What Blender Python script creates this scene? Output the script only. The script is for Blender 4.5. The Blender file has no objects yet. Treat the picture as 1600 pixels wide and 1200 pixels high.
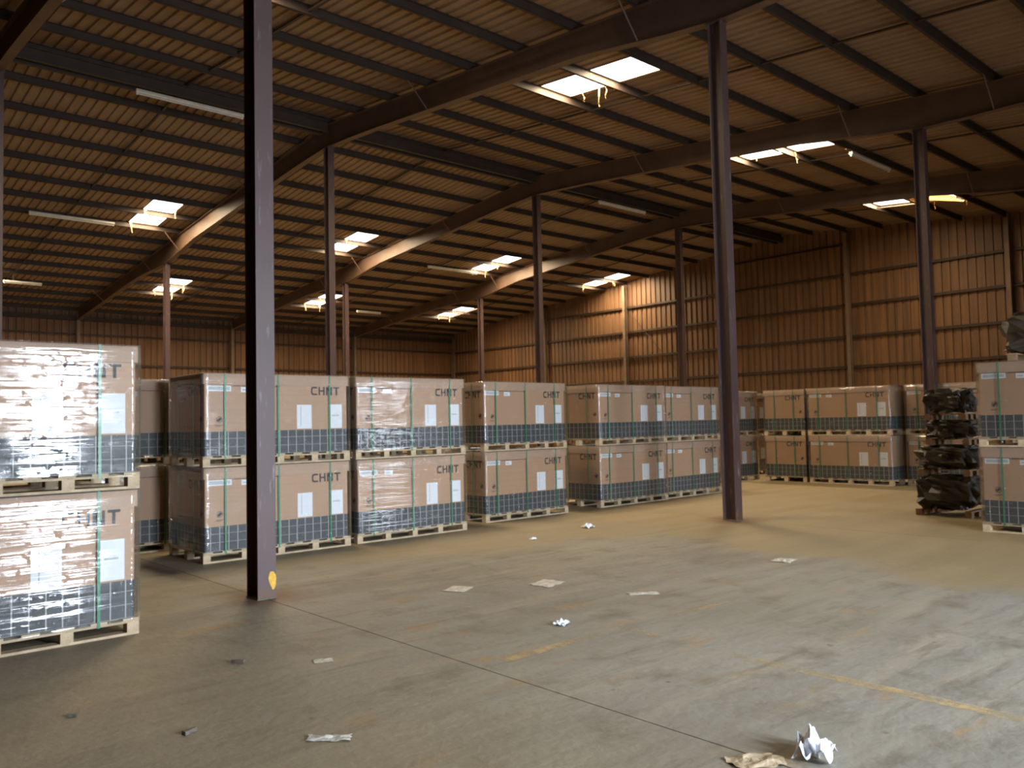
import bpy, math, random
from mathutils import Vector, Matrix, noise
rnd = random.Random(7)
sc = bpy.context.scene
C = sc.collection

# ------------------------------------------------------------------ camera
S = 0.85                                   # survey units to metres
EYE = 1.9 * S
yaw, pitch, roll = 0.7305, 0.0468, -0.0211
f = Vector((math.sin(yaw) * math.cos(pitch), math.cos(yaw) * math.cos(pitch), math.sin(pitch)))
r = Vector((math.cos(yaw), -math.sin(yaw), 0.0))
u = r.cross(f)
r2 = r * math.cos(roll) + u * math.sin(roll)
u2 = -r * math.sin(roll) + u * math.cos(roll)
cd = bpy.data.cameras.new('camera')
cam = bpy.data.objects.new('camera', cd)
C.objects.link(cam)
M3 = Matrix((r2, u2, -f)).transposed()
cam.matrix_world = Matrix.Translation((0, 0, EYE)) @ M3.to_4x4()
cd.sensor_fit = 'HORIZONTAL'
cd.sensor_width = 36.0
cd.lens = 1297.4 / 1600 * 36.0
cd.clip_start = 0.05
cd.clip_end = 300
sc.camera = cam

# ------------------------------------------------------------------ sky, daylight, exposure
SKY_COL = (0.86, 0.93, 1.0)
w = bpy.data.worlds.new('sky')
sc.world = w
w.use_nodes = True
bg = w.node_tree.nodes['Background']
bg.inputs[0].default_value = SKY_COL + (1,)
bg.inputs[1].default_value = 6.0

ROOF_LIGHT = 72.0        # radiance of the hazy sky seen through the roof openings
DOOR_LIGHT = 21.0
ROOF_TINT = (1.0, 0.77, 0.47)
DOOR_TINT = (0.76, 0.87, 1.0)


def daylight(name, loc, sx, sy, direction, radiance, tint, spread=180):
    l = bpy.data.lights.new(name, 'AREA')
    l.shape = 'RECTANGLE'
    l.size, l.size_y = sx, sy
    l.energy = radiance * math.pi * sx * sy
    l.color = tint
    l.spread = math.radians(spread)
    o = bpy.data.objects.new(name, l)
    o.location = loc
    o.rotation_euler = Vector(direction).to_track_quat('-Z', 'Y').to_euler()
    C.objects.link(o)
    return o


vs = sc.view_settings
sc.display_settings.display_device = 'sRGB'
vs.view_transform = 'Standard'
vs.look = 'None'
vs.gamma = 1.0
vs.exposure = 0.0
vs.use_curve_mapping = False
sc.cycles.use_denoising = True
sc.cycles.max_bounces = 9
sc.cycles.diffuse_bounces = 5
sc.cycles.glossy_bounces = 3
sc.cycles.transparent_max_bounces = 24
sc.cycles.sample_clamp_indirect = 6.0
sc.cycles.caustics_reflective = False
sc.cycles.caustics_refractive = False
sc.cycles.filter_width = 2.2

# ------------------------------------------------------------------ layout (metres)
BAY = 9.3243 * S
X0 = 13.4834 * S
ROWB = 14.8372 * S
ROW1 = 8.9343 * S
RIDGE_Y = ROW1 + ROWB
FX = {k: X0 + k * BAY for k in range(-3, 4)}
RY = {k: ROW1 + (k - 1) * ROWB for k in range(0, 5)}
XL, XR = FX[-3], FX[3]
YF, YB = RY[0], RY[4]
PUR = ROWB / 8


def roof_z(y, base=11.95):      # underside of the sheeting
    return (base - 0.092 * abs(y / S - RIDGE_Y / S)) * S


def raf_bot(y):
    yy = y / S
    z = 11.05 - 0.088 * abs(yy - RIDGE_Y / S)
    for k, d, wd in ((1, 0.24, 3.4), (3, 0.24, 3.4), (2, 0.06, 2.0)):
        t = 1 - abs(yy - RY[k] / S) / wd
        if t > 0:
            z -= d * min(1, t * 1.15)
    return z * S


# ------------------------------------------------------------------ material helpers
def mat(name):
    m = bpy.data.materials.new(name)
    m.use_nodes = True
    nt = m.node_tree
    b = nt.nodes['Principled BSDF']
    return m, nt, b


def N(nt, t, **kw):
    n = nt.nodes.new(t)
    for k, v in kw.items():
        setattr(n, k, v)
    return n


def mixc(nt, fac, a, b, mode='MIX'):
    n = nt.nodes.new('ShaderNodeMix')
    n.data_type = 'RGBA'
    n.blend_type = mode
    for sock, v in ((0, fac), (6, a), (7, b)):
        if isinstance(v, bpy.types.NodeSocket):
            nt.links.new(v, n.inputs[sock])
        elif isinstance(v, (tuple, list)):
            n.inputs[sock].default_value = tuple(v) + (1,) if len(v) == 3 else v
        else:
            n.inputs[sock].default_value = v
    return n.outputs[2]


def math_(nt, op, a, b=0.0, c=0.0):
    n = nt.nodes.new('ShaderNodeMath')
    n.operation = op
    for i, v in enumerate((a, b, c)):
        if isinstance(v, bpy.types.NodeSocket):
            nt.links.new(v, n.inputs[i])
        else:
            n.inputs[i].default_value = v
    return n.outputs[0]


def coords(nt, space, scale=(1, 1, 1), rot=(0, 0, 0)):
    mp = nt.nodes.new('ShaderNodeMapping')
    mp.inputs['Scale'].default_value = scale
    mp.inputs['Rotation'].default_value = rot
    if space == 'world':
        g = nt.nodes.new('ShaderNodeNewGeometry')
        nt.links.new(g.outputs['Position'], mp.inputs[0])
    else:
        g = nt.nodes.new('ShaderNodeTexCoord')
        nt.links.new(g.outputs['Object'], mp.inputs[0])
    return mp.outputs[0]


def nz(nt, vec, scale, detail=4, rough=0.55, lo=0.3, hi=0.7):
    n = nt.nodes.new('ShaderNodeTexNoise')
    n.inputs['Scale'].default_value = scale
    n.inputs['Detail'].default_value = detail
    n.inputs['Roughness'].default_value = rough
    nt.links.new(vec, n.inputs['Vector'])
    mr = nt.nodes.new('ShaderNodeMapRange')
    mr.inputs[1].default_value = lo
    mr.inputs[2].default_value = hi
    nt.links.new(n.outputs['Fac'], mr.inputs[0])
    return mr.outputs[0]


def bump(nt, b, h, strength, dist):
    n = nt.nodes.new('ShaderNodeBump')
    n.inputs['Strength'].default_value = strength
    n.inputs['Distance'].default_value = dist
    nt.links.new(h, n.inputs['Height'])
    nt.links.new(n.outputs[0], b.inputs['Normal'])
    return n


def simple(name, col, rough=0.6, metal=0.0, var=0.25, scale=3.0, space='object', col2=None, bumpy=0.0):
    m, nt, b = mat(name)
    v = coords(nt, space)
    f1 = nz(nt, v, scale)
    c2 = col2 or tuple(c * (1 - var) for c in col)
    nt.links.new(mixc(nt, f1, col, c2), b.inputs['Base Color'])
    b.inputs['Roughness'].default_value = rough
    b.inputs['Metallic'].default_value = metal
    if bumpy:
        bump(nt, b, nz(nt, v, scale * 8), bumpy, 0.01)
    return m


MT = {}
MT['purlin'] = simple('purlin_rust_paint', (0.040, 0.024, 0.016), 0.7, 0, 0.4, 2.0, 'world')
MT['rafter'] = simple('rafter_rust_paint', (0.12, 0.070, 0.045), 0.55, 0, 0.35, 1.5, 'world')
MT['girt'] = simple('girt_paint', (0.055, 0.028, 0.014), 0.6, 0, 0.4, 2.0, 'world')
MT['post'] = simple('post_paint', (0.17, 0.11, 0.07), 0.6, 0, 0.3, 2.0, 'world')
MT['lamp'] = simple('lamp_enamel', (0.72, 0.68, 0.60), 0.4, 0, 0.2, 6)
MT['tube'] = simple('lamp_tube_glass', (0.62, 0.62, 0.60), 0.15, 0, 0.1, 3)
MT['wood'] = simple('pallet_pine', (0.62, 0.47, 0.30), 0.75, 0, 0.32, 9, 'object', bumpy=0.3)
MT['ink'] = simple('black_print', (0.030, 0.030, 0.032), 0.6, 0, 0.2, 20)
MT['paper'] = simple('label_paper', (0.80, 0.82, 0.86), 0.55, 0, 0.04, 5)
MT['label_grey'] = simple('label_print', (0.55, 0.60, 0.62), 0.55, 0, 0.3, 60)
MT['strap'] = simple('green_strapping', (0.035, 0.27, 0.13), 0.35, 0, 0.3, 8)
MT['yellow'] = simple('yellow_paint', (0.80, 0.45, 0.04), 0.6, 0, 0.35, 30)
MT['film'] = simple('crumpled_white_film', (0.84, 0.86, 0.92), 0.45, 0, 0.08, 14)
MT['litter'] = simple('dusty_paper', (0.62, 0.58, 0.50), 0.8, 0, 0.35, 18)
MT['littercard'] = simple('torn_card', (0.50, 0.38, 0.24), 0.8, 0, 0.3, 18)
MT['stick'] = simple('weathered_scrap', (0.16, 0.13, 0.10), 0.7, 0, 0.4, 30)
MT['crate'] = simple('old_pallet_wood', (0.36, 0.22, 0.12), 0.8, 0, 0.4, 9, 'object')

# maroon columns
m, nt, b = mat('column_maroon_paint')
v = coords(nt, 'world')
c = mixc(nt, nz(nt, v, 1.6), (0.088, 0.050, 0.047), (0.068, 0.039, 0.036))
vs_ = coords(nt, 'world', (9, 9, 1.2))
c = mixc(nt, nz(nt, vs_, 2.5, 5, 0.6, 0.60, 0.78), c, (0.24, 0.19, 0.19))
sep = N(nt, 'ShaderNodeSeparateXYZ')
nt.links.new(v, sep.inputs[0])
mr = N(nt, 'ShaderNodeMapRange')
mr.inputs[1].default_value = 0.16
mr.inputs[2].default_value = 0.0
nt.links.new(sep.outputs[2], mr.inputs[0])
c = mixc(nt, math_(nt, 'MULTIPLY', mr.outputs[0], nz(nt, v, 9, 4, 0.6, 0.25, 0.6)), c, (0.13, 0.06, 0.02))
nt.links.new(c, b.inputs['Base Color'])
b.inputs['Roughness'].default_value = 0.5
MT['column'] = m

# roof sheeting
m, nt, b = mat('roof_sheet_brown')
v = coords(nt, 'world')
vl = coords(nt, 'world', (3.2, 0.25, 0.25))
c = mixc(nt, nz(nt, v, 0.35, 3), (0.28, 0.185, 0.115), (0.22, 0.145, 0.092))
c = mixc(nt, nz(nt, vl, 2.6, 4, 0.6, 0.35, 0.75), c, (0.19, 0.115, 0.065))
c = mixc(nt, nz(nt, v, 3.0, 5, 0.6, 0.62, 0.8), c, (0.34, 0.25, 0.165))
nt.links.new(c, b.inputs['Base Color'])
b.inputs['Roughness'].default_value = 0.6
MT['roof'] = m

# wall sheeting
m, nt, b = mat('wall_sheet_brown')
v = coords(nt, 'world')
vl = coords(nt, 'world', (2.4, 2.4, 0.12))
c = mixc(nt, nz(nt, v, 0.3, 3), (0.21, 0.100, 0.038), (0.155, 0.075, 0.030))
c = mixc(nt, nz(nt, vl, 2.4, 4, 0.6, 0.35, 0.7), c, (0.095, 0.05, 0.024))
nt.links.new(c, b.inputs['Base Color'])
b.inputs['Roughness'].default_value = 0.6
MT['wall'] = m

# concrete floor
m, nt, b = mat('worn_concrete')
v = coords(nt, 'world')
A_ = math.radians(-38)
vst = coords(nt, 'world', (0.35, 2.6, 1), (0, 0, math.radians(45)))
c = mixc(nt, nz(nt, v, 0.45, 4), (0.195, 0.178, 0.138), (0.270, 0.255, 0.220))
c = mixc(nt, nz(nt, vst, 1.4, 5, 0.62, 0.45, 0.72), c, (0.30, 0.27, 0.21))
c = mixc(nt, nz(nt, vst, 2.9, 5, 0.62, 0.55, 0.8), c, (0.135, 0.112, 0.082))
c = mixc(nt, nz(nt, v, 2.2, 6, 0.65, 0.52, 0.74), c, (0.150, 0.130, 0.098))
vc = coords(nt, 'world', (0.6, 1.8, 1), (0, 0, math.radians(40)))
c = mixc(nt, math_(nt, 'MULTIPLY', nz(nt, vc, 1.9, 5, 0.6, 0.60, 0.72), 0.75), c, (0.33, 0.20, 0.085))
c = mixc(nt, nz(nt, v, 9, 3, 0.5, 0.70, 0.80), c, (0.10, 0.085, 0.065))
# browner zones past wavering lines across the floor
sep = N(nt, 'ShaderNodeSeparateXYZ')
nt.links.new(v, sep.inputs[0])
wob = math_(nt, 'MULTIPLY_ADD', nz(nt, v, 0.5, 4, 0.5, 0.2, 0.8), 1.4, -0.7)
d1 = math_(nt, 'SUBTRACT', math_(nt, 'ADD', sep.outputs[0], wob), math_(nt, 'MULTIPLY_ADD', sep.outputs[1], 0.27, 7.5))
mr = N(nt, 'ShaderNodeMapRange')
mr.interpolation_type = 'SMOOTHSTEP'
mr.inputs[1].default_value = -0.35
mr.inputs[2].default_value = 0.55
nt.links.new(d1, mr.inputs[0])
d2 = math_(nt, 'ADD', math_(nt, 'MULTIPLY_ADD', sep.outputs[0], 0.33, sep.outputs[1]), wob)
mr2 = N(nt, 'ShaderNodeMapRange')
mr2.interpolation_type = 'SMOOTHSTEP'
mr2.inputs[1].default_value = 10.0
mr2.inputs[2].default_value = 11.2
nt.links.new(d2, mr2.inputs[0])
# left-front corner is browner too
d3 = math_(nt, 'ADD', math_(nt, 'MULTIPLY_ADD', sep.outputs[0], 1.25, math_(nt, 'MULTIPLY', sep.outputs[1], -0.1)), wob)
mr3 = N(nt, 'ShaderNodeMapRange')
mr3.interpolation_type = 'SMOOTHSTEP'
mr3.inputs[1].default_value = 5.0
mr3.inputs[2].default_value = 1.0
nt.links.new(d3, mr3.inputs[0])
brown_tone = math_(nt, 'MAXIMUM', mr.outputs[0], math_(nt, 'MULTIPLY', mr2.outputs[0], 0.75))
brown_tone = math_(nt, 'MAXIMUM', brown_tone, math_(nt, 'MULTIPLY', mr3.outputs[0], 0.6))
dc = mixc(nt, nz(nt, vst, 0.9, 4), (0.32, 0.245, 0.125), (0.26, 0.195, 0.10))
c = mixc(nt, math_(nt, 'MULTIPLY', brown_tone, 0.82), c, dc)
for kx, ky in ((FX[-1], RY[1]), (FX[0], RY[1]), (FX[1], RY[1])):     # rust washed out around the column feet
    dv = N(nt, 'ShaderNodeVectorMath', operation='DISTANCE')
    nt.links.new(v, dv.inputs[0])
    dv.inputs[1].default_value = (kx, ky, 0)
    ms = N(nt, 'ShaderNodeMapRange')
    ms.interpolation_type = 'SMOOTHSTEP'
    ms.inputs[1].default_value = 0.62
    ms.inputs[2].default_value = 0.10
    nt.links.new(math_(nt, 'ADD', dv.outputs['Value'], math_(nt, 'MULTIPLY', wob, 0.35)), ms.inputs[0])
    c = mixc(nt, math_(nt, 'MULTIPLY', ms.outputs[0], 0.8), c, (0.17, 0.085, 0.035))
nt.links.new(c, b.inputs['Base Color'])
b.inputs['Roughness'].default_value = 0.62
b.inputs['Specular IOR Level'].default_value = 0.35
bump(nt, b, nz(nt, v, 14, 5), 0.25, 0.01)
MT['floor'] = m
MT['joint'] = simple('dark_joint', (0.085, 0.070, 0.055), 0.9, 0, 0.2, 5, 'world')

# worn floor paint (alpha by wear)
m, nt, b = mat('worn_line_paint')
v = coords(nt, 'world')
b.inputs['Base Color'].default_value = (0.56, 0.40, 0.19, 1)
b.inputs['Roughness'].default_value = 0.7
al = math_(nt, 'MULTIPLY', nz(nt, v, 1.3, 5, 0.65, 0.36, 0.62), nz(nt, v, 11, 4, 0.6, 0.25, 0.55))
nt.links.new(math_(nt, 'MULTIPLY', al, 0.75), b.inputs['Alpha'])
MT['line'] = m

# printed carton: kraft above, dark solar-cell grid print below
m, nt, b = mat('printed_carton')
tc = N(nt, 'ShaderNodeTexCoord')
sep = N(nt, 'ShaderNodeSeparateXYZ')
nt.links.new(tc.outputs['Object'], sep.inputs[0])
sn = N(nt, 'ShaderNodeSeparateXYZ')
nt.links.new(tc.outputs['Normal'], sn.inputs[0])
side = math_(nt, 'GREATER_THAN', math_(nt, 'ABSOLUTE', sn.outputs[0]), 0.5)
along = N(nt, 'ShaderNodeMix')
nt.links.new(side, along.inputs[0])
nt.links.new(sep.outputs[0], along.inputs[2])
nt.links.new(sep.outputs[1], along.inputs[3])
gx = math_(nt, 'PINGPONG', along.outputs[0], 0.0565)
lx = math_(nt, 'LESS_THAN', gx, 0.0042)
gz_ = math_(nt, 'PINGPONG', math_(nt, 'SUBTRACT', sep.outputs[2], 0.135), 0.052)
lz = math_(nt, 'LESS_THAN', gz_, 0.0032)
grid = math_(nt, 'MAXIMUM', lx, math_(nt, 'MULTIPLY', lz, 0.55))
v = coords(nt, 'object')
oi = N(nt, 'ShaderNodeObjectInfo')
dark = mixc(nt, nz(nt, v, 2.5), (0.028, 0.034, 0.042), (0.040, 0.046, 0.052))
dark = mixc(nt, math_(nt, 'MULTIPLY', grid, 0.9), dark, (0.46, 0.46, 0.45))
kraft = mixc(nt, nz(nt, v, 1.4, 5), (0.50, 0.295, 0.175), (0.43, 0.25, 0.145))
kraft = mixc(nt, math_(nt, 'MULTIPLY', oi.outputs['Random'], 0.35), kraft, (0.42, 0.27, 0.17))
band = math_(nt, 'LESS_THAN', sep.outputs[2], 0.43)
nt.links.new(mixc(nt, band, kraft, dark), b.inputs['Base Color'])
b.inputs['Roughness'].default_value = 0.55
bump(nt, b, nz(nt, v, 5, 3), 0.12, 0.01)
MT['carton'] = m
MT['lid'] = simple('kraft_lid', (0.50, 0.305, 0.185), 0.55, 0, 0.16, 2.0)

# stretch wrap: clear film, wrinkled
m = bpy.data.materials.new('stretch_wrap_film')
m.use_nodes = True
nt = m.node_tree
nt.nodes.clear()
out = N(nt, 'ShaderNodeOutputMaterial')
tc = N(nt, 'ShaderNodeTexCoord')
oi = N(nt, 'ShaderNodeObjectInfo')
off = N(nt, 'ShaderNodeVectorMath', operation='SCALE')
cx = N(nt, 'ShaderNodeCombineXYZ')
for i in range(3):
    cx.inputs[i].default_value = (37.0, 51.0, 23.0)[i]
nt.links.new(cx.outputs[0], off.inputs[0])
nt.links.new(oi.outputs['Random'], off.inputs[3])
ad = N(nt, 'ShaderNodeVectorMath', operation='ADD')
nt.links.new(tc.outputs['Object'], ad.inputs[0])
nt.links.new(off.outputs[0], ad.inputs[1])


def mapped(sc_, rot=(0, 0, 0)):
    mp = N(nt, 'ShaderNodeMapping')
    mp.inputs['Scale'].default_value = sc_
    mp.inputs['Rotation'].default_value = rot
    nt.links.new(ad.outputs[0], mp.inputs[0])
    return mp.outputs[0]


h1 = nz(nt, mapped((0.28, 0.28, 9)), 2.2, 3, 0.5, 0.0, 1.0)
h2 = nz(nt, mapped((2.2, 2.2, 40)), 1.5, 3, 0.6, 0.0, 1.0)
h3 = nz(nt, mapped((2.0, 2.0, 2.0)), 0.9, 2, 0.5, 0.0, 1.0)
msk = nz(nt, mapped((1.3, 1.3, 2.2)), 1.6, 2, 0.5, 0.42, 0.62)
hh = math_(nt, 'ADD', math_(nt, 'MULTIPLY', h1, 0.014), math_(nt, 'MULTIPLY', math_(nt, 'MULTIPLY', h2, msk), 0.0020))
h4 = nz(nt, mapped((3.0, 3.0, 5.0)), 5.0, 2, 0.5, 0.60, 0.78)
hh = math_(nt, 'ADD', hh, math_(nt, 'MULTIPLY', h4, 0.012))
hh = math_(nt, 'ADD', hh, math_(nt, 'MULTIPLY', h3, 0.003))
bp = N(nt, 'ShaderNodeBump')
bp.inputs['Strength'].default_value = 1.0
bp.inputs['Distance'].default_value = 1.0
nt.links.new(hh, bp.inputs['Height'])
gl = N(nt, 'ShaderNodeBsdfGlossy')
gl.inputs['Roughness'].default_value = 0.08
gl.inputs['Color'].default_value = (1, 1, 1, 1)
nt.links.new(bp.outputs[0], gl.inputs['Normal'])
df = N(nt, 'ShaderNodeBsdfDiffuse')
df.inputs['Color'].default_value = (0.75, 0.74, 0.70, 1)
tr = N(nt, 'ShaderNodeBsdfTransparent')
tr.inputs['Color'].default_value = (0.98, 0.98, 0.97, 1)
fr = N(nt, 'ShaderNodeFresnel')
fr.inputs['IOR'].default_value = 1.45
fac = math_(nt, 'MINIMUM', math_(nt, 'MULTIPLY_ADD', fr.outputs[0], 1.25, 0.015), 0.5)
m1 = N(nt, 'ShaderNodeMixShader')
sz = N(nt, 'ShaderNodeSeparateXYZ')
nt.links.new(tc.outputs['Object'], sz.inputs[0])
nt.links.new(math_(nt, 'MULTIPLY_ADD', math_(nt, 'GREATER_THAN', sz.outputs[2], 1.005), 0.07, 0.03), m1.inputs[0])
nt.links.new(tr.outputs[0], m1.inputs[1])
nt.links.new(df.outputs[0], m1.inputs[2])
m2 = N(nt, 'ShaderNodeMixShader')
nt.links.new(fac, m2.inputs[0])
nt.links.new(m1.outputs[0], m2.inputs[1])
nt.links.new(gl.outputs[0], m2.inputs[2])
nt.links.new(m2.outputs[0], out.inputs[0])
MT['wrap'] = m

# dark bundle
m, nt, b = mat('dark_bundle_film')
v = coords(nt, 'object')
c = mixc(nt, nz(nt, v, 5), (0.022, 0.017, 0.012), (0.055, 0.038, 0.022))
c = mixc(nt, nz(nt, v, 9, 4, 0.6, 0.68, 0.8), c, (0.22, 0.15, 0.09))
nt.links.new(c, b.inputs['Base Color'])
b.inputs['Roughness'].default_value = 0.5
MT['bundle'] = m

# translucent torn roof sheet
m, nt, b = mat('torn_translucent_sheet')
b.inputs['Base Color'].default_value = (0.72, 0.55, 0.33, 1)
b.inputs['Roughness'].default_value = 0.5
b.inputs['Transmission Weight'].default_value = 0.0
tl = N(nt, 'ShaderNodeBsdfTranslucent')
tl.inputs[0].default_value = (0.75, 0.58, 0.35, 1)
mx = N(nt, 'ShaderNodeMixShader')
mx.inputs[0].default_value = 0.55
nt.links.new(b.outputs[0], mx.inputs[1])
nt.links.new(tl.outputs[0], mx.inputs[2])
nt.links.new(mx.outputs[0], nt.nodes['Material Output'].inputs[0])
MT['torn'] = m


# ------------------------------------------------------------------ mesh helpers
class MB:
    def __init__(self):
        self.v = []
        self.f = []

    def box(self, x0, x1, y0, y1, z0, z1):
        n = len(self.v)
        self.v += [(x0, y0, z0), (x1, y0, z0), (x1, y1, z0), (x0, y1, z0),
                   (x0, y0, z1), (x1, y0, z1), (x1, y1, z1), (x0, y1, z1)]
        self.f += [tuple(n + i for i in q) for q in
                   ((0, 3, 2, 1), (4, 5, 6, 7), (0, 1, 5, 4), (1, 2, 6, 5), (2, 3, 7, 6), (3, 0, 4, 7))]
        return self

    def prism(self, pts, axis, a0, a1):
        """closed polygon (list of 2D points) extruded along axis from a0 to a1."""
        n = len(self.v)
        k = len(pts)
        for a in (a0, a1):
            for p, q in pts:
                if axis == 'x':
                    self.v.append((a, p, q))
                elif axis == 'y':
                    self.v.append((p, a, q))
                else:
                    self.v.append((p, q, a))
        for i in range(k):
            j = (i + 1) % k
            self.f.append((n + i, n + j, n + k + j, n + k + i))
        self.f.append(tuple(n + i for i in reversed(range(k))))
        self.f.append(tuple(n + k + i for i in range(k)))
        return self

    def strip(self, A, B, th):
        """thick strip between polylines A and B (3D), thickness vector th."""
        n = len(self.v)
        k = len(A)
        th = Vector(th)
        for L in (A, B):
            self.v += [tuple(p) for p in L]
        for L in (A, B):
            self.v += [tuple(Vector(p) + th) for p in L]
        for i in range(k - 1):
            self.f.append((n + i, n + i + 1, n + k + i + 1, n + k + i))
            self.f.append((n + 2 * k + i, n + 3 * k + i, n + 3 * k + i + 1, n + 2 * k + i + 1))
            self.f.append((n + i, n + 2 * k + i, n + 2 * k + i + 1, n + i + 1))
            self.f.append((n + k + i, n + k + i + 1, n + 3 * k + i + 1, n + 3 * k + i))
        self.f.append((n, n + k, n + 3 * k, n + 2 * k))
        self.f.append((n + k - 1, n + 3 * k - 1, n + 4 * k - 1, n + 2 * k - 1))
        self.f[-1] = (n + k - 1, n + 3 * k - 1, n + 4 * k - 1, n + 2 * k + k - 1)
        self.f[-1] = (n + k - 1, n + 3 * k - 1 + k * 0, n + 4 * k - 1, n + 3 * k - 1)[:0] or (n + k - 1, n + 2 * k - 1, n + 4 * k - 1, n + 3 * k - 1)
        return self

    def tube(self, a, b_, rad, seg=6):
        a, b_ = Vector(a), Vector(b_)
        d = (b_ - a).normalized()
        t = d.orthogonal().normalized()
        s = d.cross(t)
        n = len(self.v)
        for p in (a, b_):
            for i in range(seg):
                an = 2 * math.pi * i / seg
                self.v.append(tuple(p + (t * math.cos(an) + s * math.sin(an)) * rad))
        for i in range(seg):
            j = (i + 1) % seg
            self.f.append((n + i, n + j, n + seg + j, n + seg + i))
        self.f.append(tuple(n + i for i in reversed(range(seg))))
        self.f.append(tuple(n + seg + i for i in range(seg)))
        return self

    def mesh(self, name, material, smooth=False):
        me = bpy.data.meshes.new(name)
        me.from_pydata(self.v, [], self.f)
        me.materials.append(MT[material])
        if smooth:
            me.polygons.foreach_set('use_smooth', [True] * len(me.polygons))
        me.update()
        return me


def link(name, me, parent=None, loc=(0, 0, 0), rotz=0.0):
    o = bpy.data.objects.new(name, me)
    C.objects.link(o)
    o.parent = parent
    o.location = loc
    o.rotation_euler = (0, 0, rotz)
    return o


def tag(o, label=None, cat=None, group=None, kind=None):
    if label:
        o['label'] = label
    if cat:
        o['category'] = cat
    if group:
        o['group'] = group
    if kind:
        o['kind'] = kind
    return o


def thing(name, label, cat, loc, rotz=0.0, group=None):
    return tag(link(name, None, None, loc, rotz), label, cat, group)


def copy_tree(o, parent=None):
    c_ = o.copy()
    C.objects.link(c_)
    c_.parent = parent
    for ch in list(o.children):
        copy_tree(ch, c_)
    return c_


# ------------------------------------------------------------------ floor
fl = link('floor', MB().box(XL - 0.3, XR + 0.3, YF - 6.0, YB + 0.3, -0.22, -0.035).mesh('floor', 'joint'))
tag(fl, 'worn grey brown concrete warehouse floor with browner patches', kind='structure')
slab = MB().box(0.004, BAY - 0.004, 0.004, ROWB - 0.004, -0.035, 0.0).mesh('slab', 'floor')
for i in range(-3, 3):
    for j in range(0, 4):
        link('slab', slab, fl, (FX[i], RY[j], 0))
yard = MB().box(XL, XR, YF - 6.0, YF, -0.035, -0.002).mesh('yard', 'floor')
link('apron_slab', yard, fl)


def floor_line(a, b_, wd):
    a, b_ = Vector(a), Vector(b_)
    d = (b_ - a)
    n_ = Vector((-d.y, d.x)).normalized() * wd / 2
    k = 14
    A = [(*(a + d * (i / k) + n_), 0.0) for i in range(k + 1)]
    B = [(*(a + d * (i / k) - n_), 0.0) for i in range(k + 1)]
    mb = MB()
    mb.v = [(p[0], p[1], 0.0015) for p in A + B]
    mb.f = [(i, k + 1 + i, k + 2 + i, i + 1) for i in range(k)]
    o = link('line_marking', mb.mesh('line_marking', 'line'), fl)
    return o


floor_line((3.75, 4.33), (5.02, 4.34), 0.10)
floor_line((5.02, 4.40), (4.98, 3.98), 0.09)
floor_line((4.93, 3.30), (4.94, 1.35), 0.11)
floor_line((5.45, 4.33), (6.25, 4.27), 0.07)

# ------------------------------------------------------------------ ceiling
SW = BAY / 8
cb = MB()
for sgn in (-1, 1):
    pass
ceil_ = link('ceiling', MB().box(XL, XR, RIDGE_Y - 0.25, RIDGE_Y + 0.25, roof_z(RIDGE_Y) + 0.075, roof_z(RIDGE_Y) + 0.09).mesh('ceiling', 'roof'))
tag(ceil_, 'pitched brown corrugated metal roof seen from below', kind='structure')

PROF = []
nr = 4
for i in range(nr):
    p0 = SW * i / nr
    p = SW / nr
    PROF += [(p0, 0.0), (p0 + p * 0.52, 0.0), (p0 + p * 0.62, 0.040), (p0 + p * 0.90, 0.040)]
PROF.append((SW, 0.0))


def sheet_mesh(side, k0, k1):
    """sheet from purlin k0 to k1 counted from the ridge; side +1 towards the back wall."""
    mb = MB()
    ya, yb = RIDGE_Y + side * PUR * k0, RIDGE_Y + side * (PUR * k1 + 0.02)
    if k1 == 16:
        yb = RIDGE_Y + side * (PUR * 16 + 0.28)
    A = [(x, ya, roof_z(ya) + z) for x, z in PROF]
    B = [(x, yb, roof_z(yb) + z) for x, z in PROF]
    mb.strip(A, B, (0, 0, 0.008))
    return mb.mesh('roof_sheet', 'roof')


cache = {}


def sheet(side, k0, k1, x):
    key = (side, k0, k1)
    if key not in cache:
        cache[key] = sheet_mesh(*key)
    link('roof_sheet', cache[key], ceil_, (x, 0, 0))


OPEN = []
PH = 0.085
for i in range(-3, 3):
    for s in range(8):
        x = FX[i] + PH + s * SW
        w_last = False
        if i == 2 and s == 7:
            continue
        # far slope
        far = [(0, 8), (8, 16)]
        near = [(0, 8), (8, 16)]
        if s == 6 and i >= -1:          # slot just before the next frame
            far = [(0, 5), (7, 8), (8, 16)]
            OPEN.append((x, 1, 5, 7))
        if s == (3 if i == 2 else 2) and i >= -1:
            far = [(0, 8), (8, 11), (13, 16)]
            OPEN.append((x, 1, 11, 13))
            near = [(0, 4), (6, 8), (8, 16)]
            OPEN.append((x, -1, 4, 6))
        for k0, k1 in far:
            sheet(1, k0, k1, x)
        for k0, k1 in near:
            sheet(-1, k0, k1, x)
# closing strips at the two gables
for side in (-1, 1):
    for x0_, x1_ in ((XL - 0.1, XL + PH), (XR - SW + PH, XR + 0.1)):
        ya, yb = RIDGE_Y, RIDGE_Y + side * (PUR * 16 + 0.28)
        mb = MB()
        mb.strip([(x0_, ya, roof_z(ya)), (x1_, ya, roof_z(ya))], [(x0_, yb, roof_z(yb)), (x1_, yb, roof_z(yb))], (0, 0, 0.02))
        link('roof_sheet', mb.mesh('edge_sheet', 'roof'), ceil_)

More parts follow.
